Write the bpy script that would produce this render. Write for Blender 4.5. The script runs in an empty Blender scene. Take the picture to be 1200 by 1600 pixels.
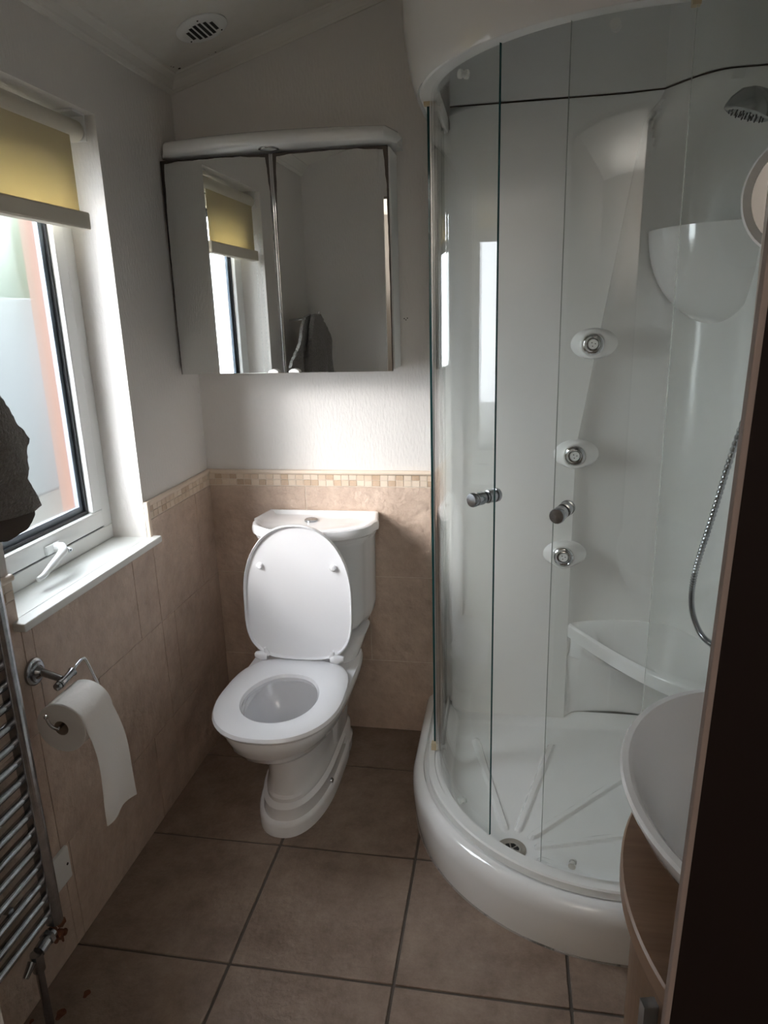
import bpy, bmesh, math, random
from mathutils import Vector, Matrix, noise
random.seed(7)
sc = bpy.context.scene
COL = sc.collection

# ---------------------------------------------------------------- camera
cam_d = bpy.data.cameras.new('camera'); cam = bpy.data.objects.new('camera', cam_d); COL.objects.link(cam)
cam_d.sensor_fit = 'VERTICAL'; cam_d.sensor_height = 24.0; cam_d.lens = 1112.16 / 1600 * 24.0
cam_d.clip_start = 0.02
Rt = Vector((0.98515492, 0.16926573, -0.02861623)); Dn = Vector((0.01857263, -0.27080925, -0.96245385)); Fw = Vector((-0.17065999, 0.94763467, -0.26993277))
mw = Matrix(((Rt.x, -Dn.x, -Fw.x), (Rt.y, -Dn.y, -Fw.y), (Rt.z, -Dn.z, -Fw.z))).to_4x4()
mw.translation = Vector((1.04366, -2.31265, 1.49881)); cam.matrix_world = mw
sc.camera = cam
# ---------------------------------------------------------------- world, light, exposure
sc.view_settings.view_transform = 'Standard'; sc.view_settings.look = 'None'; sc.view_settings.gamma = 1
sc.view_settings.use_curve_mapping = False; sc.view_settings.exposure = 0.92
w = bpy.data.worlds.new('overcast_sky'); sc.world = w; w.use_nodes = True
wn = w.node_tree.nodes; wl = w.node_tree.links
SKY_STRENGTH = 9.5
wn['Background'].inputs['Strength'].default_value = SKY_STRENGTH
_tc = wn.new('ShaderNodeTexCoord'); _sx = wn.new('ShaderNodeSeparateXYZ'); _rp = wn.new('ShaderNodeValToRGB')
wl.new(_tc.outputs['Generated'], _sx.inputs[0]); wl.new(_sx.outputs['Z'], _rp.inputs[0]); wl.new(_rp.outputs[0], wn['Background'].inputs['Color'])
_rp.color_ramp.elements[0].position = 0.0; _rp.color_ramp.elements[0].color = (.84, .89, .94, 1)
_rp.color_ramp.elements[1].position = 0.8; _rp.color_ramp.elements[1].color = (.84, .91, .98, 1)
def area(name, loc, direction, sx, sy, power, color=(1, 1, 1), portal=False):
    d = bpy.data.lights.new(name, 'AREA'); d.shape = 'RECTANGLE'; d.size = sx; d.size_y = sy; d.energy = power; d.color = color
    o = bpy.data.objects.new(name, d); COL.objects.link(o); o.location = loc
    o.rotation_euler = Vector(direction).to_track_quat('-Z', 'Y').to_euler()
    if portal: d.cycles.is_portal = True
    return o
area('window_portal', (-.20, -.76, 1.45), (1, 0, 0), 1.2, .75, 1, portal=True)
HALL_FILL_W = 24.0
area('hallway_fill_light', (1.0, -3.8, 1.65), (0, -.25, 1), 1.5, .6, HALL_FILL_W, (1, .95, .90))  # added unseen fill light, bounced off the hallway ceiling
sun_d = bpy.data.lights.new('hazy_sun', 'SUN'); sun_d.energy = 6.5; sun_d.angle = math.radians(26); sun_d.color = (1, .97, .93)
sun = bpy.data.objects.new('hazy_sun', sun_d); COL.objects.link(sun); sun.location = (-3, -4, 4); sun.rotation_euler = Vector((.64, .70, -.46)).to_track_quat('-Z', 'Y').to_euler()
cy = sc.cycles
cy.max_bounces = 14; cy.diffuse_bounces = 6; cy.glossy_bounces = 6; cy.transmission_bounces = 12; cy.transparent_max_bounces = 24
cy.sample_clamp_indirect = 6; cy.use_denoising = True; cy.blur_glossy = .6
cy.caustics_reflective = False; cy.caustics_refractive = True

# ---------------------------------------------------------------- materials
def mat(name, color=(.8, .8, .8), rough=.5, metal=0, bump=None, var=None, coat=0, spec=.5, stretch=(1, 1, 1), trans=0, sheen=0):
    """bump=(scale, strength, distance)  var=(scale, colour2, lo, hi)"""
    m = bpy.data.materials.new(name); m.use_nodes = True; nt = m.node_tree; N = nt.nodes; L = nt.links
    b = N['Principled BSDF']
    b.inputs['Base Color'].default_value = (*color, 1); b.inputs['Roughness'].default_value = rough; b.inputs['Metallic'].default_value = metal
    b.inputs['Coat Weight'].default_value = coat; b.inputs['Coat Roughness'].default_value = .04; b.inputs['Specular IOR Level'].default_value = spec
    if trans: b.inputs['Transmission Weight'].default_value = trans
    if sheen: b.inputs['Sheen Weight'].default_value = sheen
    tc = N.new('ShaderNodeTexCoord'); mp = N.new('ShaderNodeMapping'); mp.inputs['Scale'].default_value = stretch
    L.new(tc.outputs['Object'], mp.inputs[0])
    if var:
        n = N.new('ShaderNodeTexNoise'); n.inputs['Scale'].default_value = var[0]; n.inputs['Detail'].default_value = 7; n.inputs['Roughness'].default_value = .75
        r = N.new('ShaderNodeValToRGB'); r.color_ramp.elements[0].color = (*color, 1); r.color_ramp.elements[1].color = (*var[1], 1)
        r.color_ramp.elements[0].position = var[2]; r.color_ramp.elements[1].position = var[3]
        L.new(mp.outputs[0], n.inputs['Vector']); L.new(n.outputs['Fac'], r.inputs[0]); L.new(r.outputs[0], b.inputs['Base Color'])
    if bump:
        n = N.new('ShaderNodeTexNoise'); n.inputs['Scale'].default_value = bump[0]; n.inputs['Detail'].default_value = 5
        bp = N.new('ShaderNodeBump'); bp.inputs['Strength'].default_value = bump[1]; bp.inputs['Distance'].default_value = bump[2]
        L.new(mp.outputs[0], n.inputs['Vector']); L.new(n.outputs['Fac'], bp.inputs['Height']); L.new(bp.outputs[0], b.inputs['Normal'])
    return m
M = {}
M['paint'] = mat('textured_white_paint', (.78, .75, .72), .75, bump=(140, .6, .003), stretch=(1, 1, .3))
M['ceiling'] = mat('ceiling_paint', (.74, .71, .66), .8, var=(3, (.66, .62, .55), .45, .75))
M['coving'] = mat('coving_paint', (.76, .73, .68), .5)
M['tile'] = mat('beige_stone_tile', (.45, .335, .265), .40, bump=(24, 1, .010), var=(9, (.67, .53, .43), .3, .72))
M['grout'] = mat('cream_grout', (.72, .64, .55), .8)
M['mos1'] = mat('mosaic_dark_beige', (.50, .36, .25), .4, var=(60, (.58, .44, .32), .3, .7))
M['mos2'] = mat('mosaic_beige', (.62, .49, .37), .4, var=(60, (.68, .55, .43), .3, .7))
M['mos3'] = mat('mosaic_cream', (.72, .60, .48), .4, var=(60, (.74, .63, .52), .3, .7))
M['sealant'] = mat('dirty_sealant', (.30, .27, .25), .7, var=(12, (.08, .07, .06), .5, .62))
M['trim'] = mat('cream_tile_trim', (.74, .62, .51), .4)
M['floor'] = mat('taupe_floor_tile', (.165, .112, .082), .40, bump=(60, .8, .004), var=(10, (.34, .26, .205), .30, .76))
M['floorgrout'] = mat('dark_grout', (.10, .082, .068), .85)
M['ceramic'] = mat('white_ceramic', (.86, .86, .875), .1, coat=.6)
M['seat'] = mat('white_plastic_seat', (.87, .865, .885), .22, coat=.2)
M['acrylic'] = mat('white_acrylic', (.87, .87, .86), .12, coat=.5)
M['acrylicmatt'] = mat('white_acrylic_panel', (.83, .83, .815), .25, coat=.15)
M['upvc'] = mat('white_upvc', (.82, .83, .82), .3)
M['sill'] = mat('white_sill', (.84, .85, .82), .3, var=(6, (.78, .80, .76), .4, .8))
M['black'] = mat('black_rubber', (.012, .013, .016), .5)
M['spacer'] = mat('grey_spacer', (.13, .16, .20), .35, .1)
M['chrome'] = mat('chrome', (.70, .71, .72), .08, 1)
M['chromedull'] = mat('dull_chrome', (.36, .37, .39), .2, 1, var=(30, (.55, .56, .58), .4, .7))
M['alu'] = mat('brushed_aluminium', (.66, .66, .65), .28, .9)
M['wastemetal'] = mat('worn_waste_metal', (.36, .33, .29), .4, .5)
M['joint'] = mat('brown_joint', (.09, .065, .045), .8)
M['brass'] = mat('aged_cream_plastic', (.62, .52, .34), .45)
M['rust'] = mat('rust', (.10, .025, .008), .8, var=(60, (.15, .05, .018), .4, .6), bump=(90, 1, .004))
M['paper'] = mat('toilet_paper', (.86, .83, .80), .95, bump=(160, .5, .0012))
M['card'] = mat('cardboard_core', (.36, .28, .21), .9)
M['wood'] = mat('oak_laminate', (.115, .062, .034), .38, var=(5, (.18, .105, .062), .3, .7), stretch=(1.2, 14, 14))
M['woodedge'] = mat('oak_edge', (.24, .15, .10), .4)
M['darkwood'] = mat('dark_brown_door', (.010, .005, .004), .7, spec=.2)
M['dooredge'] = mat('lit_door_edge', (.26, .20, .18), .6)  # window light on the door's edge put into this paler pinkish colour
M['plastic'] = mat('white_plastic', (.80, .80, .78), .35)
M['greyplastic'] = mat('grey_chromed_plastic', (.33, .34, .34), .22, .75)
M['towel'] = mat('grey_towel', (.20, .185, .175), 1, bump=(170, 1, .012), sheen=.3, var=(130, (.32, .30, .28), .35, .7))
M['towelband'] = mat('grey_towel_band', (.12, .10, .092), 1, bump=(300, .6, .002))
M['dark'] = mat('dark_void', (.02, .018, .015), .8)
M['blindbar'] = mat('cream_blind_bar', (.70, .65, .55), .45)
M['hall'] = mat('hallway_paint', (.34, .31, .28), .8)
M['hallceiling'] = mat('hallway_ceiling_paint', (.8, .78, .74), .8)
M['hallfloor'] = mat('hallway_carpet', (.12, .09, .07), .95)
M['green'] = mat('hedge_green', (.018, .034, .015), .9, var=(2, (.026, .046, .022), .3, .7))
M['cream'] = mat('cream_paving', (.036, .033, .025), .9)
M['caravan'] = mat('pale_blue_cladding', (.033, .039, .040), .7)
M['orange'] = mat('orange_timber', (.095, .046, .029), .7)

def glass_mat(name, tint, r0):
    m = bpy.data.materials.new(name); m.use_nodes = True; N = m.node_tree.nodes; L = m.node_tree.links; N.clear()
    o = N.new('ShaderNodeOutputMaterial'); t = N.new('ShaderNodeBsdfTransparent'); g = N.new('ShaderNodeBsdfGlossy'); x = N.new('ShaderNodeMixShader')
    t.inputs[0].default_value = (*tint, 1); g.inputs['Roughness'].default_value = .0
    ge = N.new('ShaderNodeNewGeometry'); dt = N.new('ShaderNodeVectorMath'); dt.operation = 'DOT_PRODUCT'
    L.new(ge.outputs['Incoming'], dt.inputs[0]); L.new(ge.outputs['Normal'], dt.inputs[1])
    def mm(op, a, b=None):
        n = N.new('ShaderNodeMath'); n.operation = op
        for i, v in enumerate((a, b)):
            if v is None: continue
            if isinstance(v, (int, float)): n.inputs[i].default_value = v
            else: L.new(v, n.inputs[i])
        return n.outputs[0]
    fr = mm('ADD', mm('MULTIPLY', mm('POWER', mm('SUBTRACT', 1.0, mm('ABSOLUTE', dt.outputs['Value'])), 5.0), 1 - r0), r0)
    L.new(fr, x.inputs[0]); L.new(t.outputs[0], x.inputs[1]); L.new(g.outputs[0], x.inputs[2]); L.new(x.outputs[0], o.inputs[0])
    return m
M['glass'] = glass_mat('clear_shower_glass', (.984, .993, .987), .035)
M['glassedge'] = mat('teal_glass_edge', (.015, .075, .075), .1)
M['glassedge2'] = mat('pale_glass_edge', (.42, .46, .42), .2)
def frosted():
    m = bpy.data.materials.new('obscure_window_glass'); m.use_nodes = True; N = m.node_tree.nodes; L = m.node_tree.links; N.clear()
    o = N.new('ShaderNodeOutputMaterial'); t = N.new('ShaderNodeBsdfTransparent'); r = N.new('ShaderNodeBsdfRefraction'); x = N.new('ShaderNodeMixShader')
    r.inputs['Roughness'].default_value = .6; r.inputs['IOR'].default_value = 1.2; x.inputs[0].default_value = .34
    L.new(t.outputs[0], x.inputs[1]); L.new(r.outputs[0], x.inputs[2]); L.new(x.outputs[0], o.inputs[0]); return m
M['frosted'] = frosted()
def fabric():
    m = bpy.data.materials.new('cream_blind_fabric'); m.use_nodes = True; N = m.node_tree.nodes; L = m.node_tree.links; N.clear()
    o = N.new('ShaderNodeOutputMaterial'); d = N.new('ShaderNodeBsdfDiffuse'); t = N.new('ShaderNodeBsdfTranslucent'); x = N.new('ShaderNodeMixShader')
    d.inputs[0].default_value = (.78, .72, .56, 1); t.inputs[0].default_value = (.60, .52, .32, 1); x.inputs[0].default_value = .42
    L.new(d.outputs[0], x.inputs[1]); L.new(t.outputs[0], x.inputs[2]); L.new(x.outputs[0], o.inputs[0]); return m
M['fabric'] = fabric()
def mirror(name, w0, h0):
    """silvered glass with dark spotted corrosion creeping in from the top corners of the pane (local x 0..w, z 0..h)"""
    m = bpy.data.materials.new(name); m.use_nodes = True; N = m.node_tree.nodes; L = m.node_tree.links
    b = N['Principled BSDF']; b.inputs['Metallic'].default_value = 1; b.inputs['Roughness'].default_value = .015
    tc = N.new('ShaderNodeTexCoord'); sp = N.new('ShaderNodeSeparateXYZ'); L.new(tc.outputs['Object'], sp.inputs[0])
    def mth(op, a, bb=None):
        n = N.new('ShaderNodeMath'); n.operation = op
        for i, v in enumerate((a, bb)):
            if v is None: continue
            if isinstance(v, (int, float)): n.inputs[i].default_value = v
            else: L.new(v, n.inputs[i])
        return n.outputs[0]
    dx = mth('MINIMUM', sp.outputs['X'], mth('SUBTRACT', w0, sp.outputs['X']))
    dz = mth('SUBTRACT', h0, sp.outputs['Z'])
    nz = N.new('ShaderNodeTexNoise'); nz.inputs['Scale'].default_value = 9; nz.inputs['Detail'].default_value = 4; L.new(tc.outputs['Object'], nz.inputs['Vector'])
    # distance like quantity small near top corners
    q = mth('ADD', mth('MULTIPLY', mth('MULTIPLY', dx, dz), 90), mth('MINIMUM', mth('MULTIPLY', dx, 9), mth('MULTIPLY', dz, 9)))
    q = mth('SUBTRACT', q, mth('MULTIPLY', nz.outputs['Fac'], .28))
    fac = mth('LESS_THAN', q, .0)
    mx = N.new('ShaderNodeMixRGB'); mx.inputs[1].default_value = (.80, .81, .79, 1); mx.inputs[2].default_value = (.10, .085, .075, 1)
    L.new(fac, mx.inputs[0]); L.new(mx.outputs[0], b.inputs['Base Color'])
    L.new(mth('MULTIPLY', fac, .45), b.inputs['Roughness'])
    return m
M['mirror'] = mirror('silvered_mirror', .34, .63)

# ---------------------------------------------------------------- mesh helpers
class MB:
    def __init__(s): s.v = []; s.f = []; s.m = []; s.sm = []; s.cur = 0; s.smooth = False
    def mat(s, i): s.cur = i; return s
    def add(s, vs, fs, smooth=None):
        b = len(s.v); s.v += [Vector(p) for p in vs]
        for f in fs: s.f.append([b + i for i in f]); s.m.append(s.cur); s.sm.append(s.smooth if smooth is None else smooth)
        return s
    def box(s, a, b, bev=0):
        x0, x1 = sorted((a[0], b[0])); y0, y1 = sorted((a[1], b[1])); z0, z1 = sorted((a[2], b[2]))
        if bev:
            bm = bmesh.new(); bmesh.ops.create_cube(bm, size=1)
            for v in bm.verts: v.co = Vector(((x0 + x1) / 2 + v.co.x * (x1 - x0), (y0 + y1) / 2 + v.co.y * (y1 - y0), (z0 + z1) / 2 + v.co.z * (z1 - z0)))
            bmesh.ops.bevel(bm, geom=list(bm.edges), offset=bev, segments=2, profile=.6, affect='EDGES')
            return s.bm(bm)
        vs = [(x, y, z) for x in (x0, x1) for y in (y0, y1) for z in (z0, z1)]
        return s.add(vs, [(0, 1, 3, 2), (4, 6, 7, 5), (0, 4, 5, 1), (2, 3, 7, 6), (0, 2, 6, 4), (1, 5, 7, 3)], False)
    def bm(s, bm, smooth=False):
        bm.verts.index_update(); s.add([v.co.copy() for v in bm.verts], [[v.index for v in f.verts] for f in bm.faces], smooth); bm.free(); return s
    def loft(s, rings, closed=True, cap0=False, cap1=False, smooth=True):
        n = len(rings[0]); vs = [p for r in rings for p in r]; fs = []
        for i in range(len(rings) - 1):
            for j in range(n if closed else n - 1):
                k = (j + 1) % n; fs.append((i * n + j, i * n + k, (i + 1) * n + k, (i + 1) * n + j))
        if cap0: fs.append(tuple(range(n))[::-1])
        if cap1: fs.append(tuple(range((len(rings) - 1) * n, len(rings) * n)))
        return s.add(vs, fs, smooth)
    def tube(s, pts, r, n=12, caps=True):
        pts = [Vector(p) for p in pts]; rs = r if isinstance(r, (list, tuple)) else [r] * len(pts); rings = []
        t = (pts[1] - pts[0]).normalized(); u = t.orthogonal().normalized()
        for i, p in enumerate(pts):
            a = pts[max(i - 1, 0)]; b = pts[min(i + 1, len(pts) - 1)]
            d = (b - a)
            if d.length > 1e-9: t = d.normalized()
            u = (u - t * u.dot(t)).normalized(); v = t.cross(u)
            rings.append([p + (u * math.cos(2 * math.pi * k / n) + v * math.sin(2 * math.pi * k / n)) * rs[i] for k in range(n)])
        return s.loft(rings, True, caps, caps)
    def lathe(s, o, axis, prof, n=40, capa=True, capb=True):
        """prof list of (radius, distance along axis)"""
        o = Vector(o); t = Vector(axis).normalized(); u = t.orthogonal().normalized(); v = t.cross(u)
        rings = [[o + t * h + (u * math.cos(2 * math.pi * k / n) + v * math.sin(2 * math.pi * k / n)) * r for k in range(n)] for r, h in prof]
        return s.loft(rings, True, capa, capb)
    def prism(s, poly, h0, h1, axis=2, smooth=False):
        def P(p, h): return {2: (p[0], p[1], h), 0: (h, p[0], p[1]), 1: (p[0], h, p[1])}[axis]
        return s.loft([[P(p, h0) for p in poly], [P(p, h1) for p in poly]], True, True, True, smooth)
    def build(s, name, mats, parent=None, weld=True, bevel=0, auto=True, subsurf=0):
        me = bpy.data.meshes.new(name); me.from_pydata([tuple(v) for v in s.v], [], s.f)
        for m in (mats if isinstance(mats, (list, tuple)) else [mats]): me.materials.append(M[m] if isinstance(m, str) else m)
        for i, p in enumerate(me.polygons): p.material_index = s.m[i]; p.use_smooth = s.sm[i]
        bm = bmesh.new(); bm.from_mesh(me)
        if weld: bmesh.ops.remove_doubles(bm, verts=bm.verts, dist=1e-5)
        bmesh.ops.recalc_face_normals(bm, faces=bm.faces)
        if auto:
            for e in bm.edges:
                if len(e.link_faces) == 2 and e.calc_face_angle(0) > math.radians(38): e.smooth = False
        bm.to_mesh(me); bm.free()
        o = bpy.data.objects.new(name, me); COL.objects.link(o)
        if parent is not None:
            o.parent = parent; bpy.context.view_layer.update(); o.matrix_parent_inverse = world_of(parent).inverted()
        if bevel:
            b = o.modifiers.new('bevel', 'BEVEL'); b.width = bevel; b.segments = 2; b.limit_method = 'ANGLE'
        if subsurf:
            b = o.modifiers.new('sub', 'SUBSURF'); b.levels = subsurf; b.render_levels = subsurf
        return o
def world_of(o):
    m = o.matrix_basis.copy() if o.parent is None else world_of(o.parent) @ o.matrix_parent_inverse @ o.matrix_basis
    return m
def tag(o, label=None, cat=None, group=None, kind=None):
    for k, v in (('label', label), ('category', cat), ('group', group), ('kind', kind)):
        if v: o[k] = v
    return o
def thing(name, loc, label, cat, group=None):
    o = bpy.data.objects.new(name, None); COL.objects.link(o); o.location = loc; o.empty_display_size = .05
    return tag(o, label, cat, group)
def struct(o, label=None, cat=None): return tag(o, label, cat, kind='structure')
def smooth01(t): t = max(0, min(1, t)); return t * t * (3 - 2 * t)
def lerp(a, b, t): return a + (b - a) * t

CEIL0, CEILS = 2.198, .285
def ceil_z(x): return CEIL0 + CEILS * x
XR, YF = 1.70, -1.70           # right wall, front wall
WY0, WY1, WZ0, WZ1 = -1.05, -.465, .875, 2.00    # window opening in the left wall
ZT = .985                       # top of the tiled dado

# ---------------------------------------------------------------- floor
f = MB(); f.mat(1).box((-.02, YF - .06, -.05), (XR + .02, .02, -.004)); f.mat(0)
g = .0035
xs = [.0] + [.4046 + .4 * k for k in range(4)] + [XR]; ys = [0.0] + [-.2456 - .4 * k for k in range(4)] + [YF - .06]
for i in range(len(xs) - 1):
    for j in range(len(ys) - 1):
        f.box((xs[i] + g, ys[j] - g, -.02), (xs[i + 1] - g, ys[j + 1] + g, 0), .0022)
struct(f.build('floor', ['floor', 'floorgrout']), 'taupe brown square floor tiles with dark grout', 'floor')
s = MB().tube([(.44 + .0, -.001, .002), (.78, -.001, .002)], .0055, 6).tube([(.002, -.001, .001), (.44, -.001, .001)], .003, 6)
s.tube([(.001, -.002, .0015), (.001, -1.69, .0015)], .003, 6)
struct(s.build('trim_1', 'grout'), 'white sealant line where floor meets tiled walls', 'sealant')
# rust drips on the floor
for n_, (x, y, r, lab) in enumerate([(.075, -1.225, .012, 'largest dark rust spot on the floor under the towel radiator'), (.105, -1.17, .009, 'faint ochre rust spot on the floor, nearer the toilet than the dark one'), (.02, -1.25, .005, 'tiny dark rust speck on the floor against the left wall')]):
    m_ = MB(); m_.add([(x + math.cos(a) * r * (1 + .3 * math.sin(3 * a)) * .8, y + math.sin(a) * r * 1.2, .0008) for a in [k * math.pi / 9 for k in range(18)]], [tuple(range(18))])
    m_.add([(x + math.cos(a) * r * (1 + .3 * math.sin(3 * a)) * .8, y + math.sin(a) * r * 1.2, .0002) for a in [k * math.pi / 9 for k in range(18)]], [tuple(range(18))[::-1]])
    tag(m_.build('rust_stain', 'rust'), lab, 'stain')

# ---------------------------------------------------------------- walls
wb = MB(); wb.prism([(-.12, 0), (XR + .1, 0), (XR + .1, ceil_z(XR + .1)), (-.12, ceil_z(-.12))], 0, .1, 1)
wallb = struct(wb.build('wall_back', 'paint'), 'textured white back wall above the tiles', 'wall')
wl_ = MB()
for a, b in (((0, -1.76, 0), (-.12, WY0, ceil_z(0))), ((0, WY1, 0), (-.12, 0, ceil_z(0))), ((0, WY0, 0), (-.12, WY1, WZ0 - .01)), ((0, WY0, WZ1), (-.12, WY1, ceil_z(0)))):
    wl_.box(a, b)
# splayed outer part of the reveal
for a, b in (((-.12, -1.76, -.3), (-.17, -.99, 2.3)), ((-.12, -.5149, -.3), (-.17, .1, 2.3)), ((-.12, -.99, -.3), (-.17, -.515, .92)), ((-.12, -.99, 1.95), (-.17, -.515, 2.3))):
    wl_.box(a, b)
struct(wl_.build('wall_left', 'paint', weld=False), 'textured white left wall around the window', 'wall')
wr = MB().box((XR, -1.76, 0), (XR + .1, 0, 2.75)); struct(wr.build('wall_right', 'paint'), 'white right wall', 'wall')
DX0, DX1 = .412, 1.199
wf = MB().prism([(-.0, 0), (DX0, 0), (DX0, 2.05), (DX1 + .03, 2.05), (DX1 + .03, 0), (XR, 0), (XR, ceil_z(XR)), (0, ceil_z(0))], YF - .02, YF, 1)
struct(wf.build('wall_front', 'paint'), 'white front wall around the doorway', 'wall')
c = MB().prism([(-.12, ceil_z(-.12)), (XR + .1, ceil_z(XR + .1)), (XR + .1, ceil_z(XR + .1) + .06), (-.12, ceil_z(-.12) + .06)], YF - .06, .1, 1)
struct(c.build('ceiling', 'ceiling'), 'sloping off-white ceiling', 'ceiling')
# coving
def cove_profile(): return [(0, -.038), (.005, -.038), (.009, -.033), (.012, -.031), (.014, -.026), (.022, -.014), (.034, -.007), (.040, -.005), (.042, .0), (.044, .012), (0, .012)]
t = MB(); t.loft([[(p[0], y, CEIL0 + p[1] + CEILS * p[0]) for p in cove_profile()] for y in (YF, 0)], True, True, True, False)
struct(t.build('trim_2', 'coving'), 'white moulded coving along the left wall', 'coving')
t = MB(); t.loft([[(x, -p[0], ceil_z(x) + p[1]) for p in cove_profile()] for x in (0, XR)], True, True, True, False)
struct(t.build('trim_3', 'coving'), 'white moulded coving climbing along the back wall', 'coving')
# little nail holes
mk = MB()
for (x, z) in ((.711, 1.478), (.716, 1.474), (.721, 1.479)): mk.lathe((x, .002, z), (0, -1, 0), [(.0022, 0), (.0018, .003)], 8)
tag(mk.build('nail_hole', 'dark', wallb), 'small dark nail marks right of the cabinet')

# ---------------------------------------------------------------- tiled dado
def dado(name, joints_by_row, u0, u1, P, label, skip=None):
    """rows from the top: (z_top, z_bottom, joints)."""
    m = MB(); th = .007
    m.mat(1); m.box(P(u0, 0, 0), P(u1, th - .0022, ZT - .012)); m.mat(0)
    for (zt, zb, js) in joints_by_row:
        us = [u0] + [j for j in js if u0 < j < u1] + [u1]
        for a, b in zip(us, us[1:]):
            m.box(P(a + .0012, 0, zb + .0012), P(b - .0012, th, zt - .0012), .0012)
    n = int((u1 - u0) / .0262); du = (u1 - u0) / n
    for r_ in range(2):
        for i in range(n):
            m.mat(random.choice((2, 3, 3, 4, 4, 4)))
            z0 = .931 + r_ * .0215
            m.box(P(u0 + i * du + .001, 0, z0 + .001), P(u0 + (i + 1) * du - .001, th, z0 + .0205), .0008)
    return m
rows = lambda a, b, c_: [(.930, .606, a), (.606, .2813, b), (.2813, 0, c_)]
mats = ['tile', 'grout', 'mos1', 'mos2', 'mos3']
db = dado('b', rows([.354, .791], [.131, .568], [.354, .791]), 0.0, .86, lambda u, d, z: (u, -d, z), '')
struct(db.build('trim_4', mats, weld=False), 'beige stone tiles with mosaic border on the back wall', 'tiling')
tr = MB().tube([(.0, -.006, ZT - .006), (.86, -.006, ZT - .006)], .0085, 12)
struct(tr.build('trim_5', 'trim'), 'cream rounded tile trim on the back wall', 'tile trim')
# left wall: three runs (right of the window, below it, left of it)
PL = lambda u, d, z: (d, -u, z)
dl = dado('l', rows([.135, .575], [.366, .803], [.14, .578]), .007, -WY1 - .015, PL, '')
struct(dl.build('trim_6', mats, weld=False), 'beige tiles on the left wall between window and corner', 'tiling')
def dado_plain(rws, u0, u1):
    m = MB(); th = .007; m.mat(1).box(PL(u0, 0, 0), PL(u1, th - .0022, rws[0][0])); m.mat(0)
    for (zt, zb, js) in rws:
        us = [u0] + [j for j in js if u0 < j < u1] + [u1]
        for a, b in zip(us, us[1:]): m.box(PL(a + .0012, 0, zb + .0012), PL(b - .0012, th, zt - .0012), .0012)
    return m
dm = dado_plain([(.858, .606, [.575, 1.016]), (.606, .2813, [.803]), (.2813, 0, [.578, 1.018])], -WY1 - .015, 1.05)
struct(dm.build('trim_7', mats, weld=False), 'beige tiles on the left wall below the window sill', 'tiling')
dn = dado('n', rows([1.45], [1.24, 1.68], [1.45]), 1.05, -YF, PL, '')
struct(dn.build('trim_8', mats, weld=False), 'beige tiles on the left wall behind the towel radiator', 'tiling')
tr = MB().tube([(.006, 0, ZT - .006), (.006, WY1 + .014, ZT - .006)], .0085, 12).box((0, WY1 + .0005, .878), (.0125, WY1 + .016, ZT + .002), .003)
struct(tr.build('trim_9', 'trim'), 'cream tile trim turning down beside the window sill', 'tile trim')
tr = MB().tube([(.006, WY0 - .0, ZT - .006), (.006, YF, ZT - .006)], .0085, 12)
struct(tr.build('trim_10', 'trim'), 'cream tile trim left of the window', 'tile trim')

# ---------------------------------------------------------------- window
W = struct(bpy.data.objects.new('window_1', None), 'white plastic framed window with obscure glass', 'window'); COL.objects.link(W); W.location = (-.11, -.76, .88)
def frame(y0, y1, z0, z1, wd, x0, x1, bev=.003):
    m = MB(); m.box((x0, y0, z0), (x1, y1, z0 + wd), bev).box((x0, y0, z1 - wd), (x1, y1, z1), bev)
    m.box((x0, y0, z0 + wd), (x1, y0 + wd, z1 - wd), bev).box((x0, y1 - wd, z0 + wd), (x1, y1, z1 - wd), bev); return m
struct(frame(WY0 + .002, WY1 - .001, WZ0 + .007, WZ1, .042, -.165, -.105).build('window_frame', 'upvc', W))
struct(frame(WY0 + .043, WY1 - .042, WZ0 + .048, WZ1 - .042, .012, -.15, -.110, 0).build('frame_gasket', 'black', W))
sash = struct(frame(WY0 + .050, WY1 - .050, WZ0 + .056, WZ1 - .050, .049, -.140, -.097, .006).build('casement', 'upvc', W))
ga, gb, gc, gd = WY0 + .098, WY1 - .098, WZ0 + .104, WZ1 - .098
struct(frame(ga - .002, gb + .002, gc - .002, gd + .002, .012, -.140, -.112, 0).build('glazing_gasket', 'black', W))
struct(frame(ga + .010, gb - .010, gc + .010, gd - .010, .017, -.132, -.120, 0).build('glazing_spacer', 'spacer', W))
struct(MB().box((-.1285, ga, gc), (-.1265, gb, gd)).build('window_pane', 'frosted', W))
h = MB(); h.box((-.098, -.735, .934), (-.088, -.795, .958), .005)
h.lathe((-.09, -.757, .946), (1, 0, 0), [(.013, 0), (.013, .018), (.010, .024), (0.001, .026)], 20)
hh = struct(h.build('window_handle', 'upvc', W))
lv = MB().tube([(-.072, -.757, .948), (-.056, -.775, .945), (-.052, -.80, .938), (-.050, -.84, .926), (-.049, -.875, .914), (-.05, -.895, .912)], [.011, .0115, .010, .0085, .0075, .006], 12)
struct(lv.build('lever', 'upvc', W))
struct(MB().lathe((-.068, -.745, .938), (1, -.1, -.2), [(.006, 0), (.006, .012), (.003, .012), (.003, .008)], 14).build('handle_lock', 'chromedull', W))
sl = MB().box((-.106, WY0 - .0, .862), (.0, WY1, .882), .002).box((-.0, WY0 - .022, .862), (.036, WY1 + .022, .882), .004)
struct(sl.build('window_sill', 'sill', W))

# outer cheek of the window, seen through the glass
struct(MB().box((-.190, -.5625, .92), (-.1425, -.515, 1.95)).build('trim_11', 'orange'), 'orange timber cheek blurred behind the window glass', 'trim')

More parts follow.
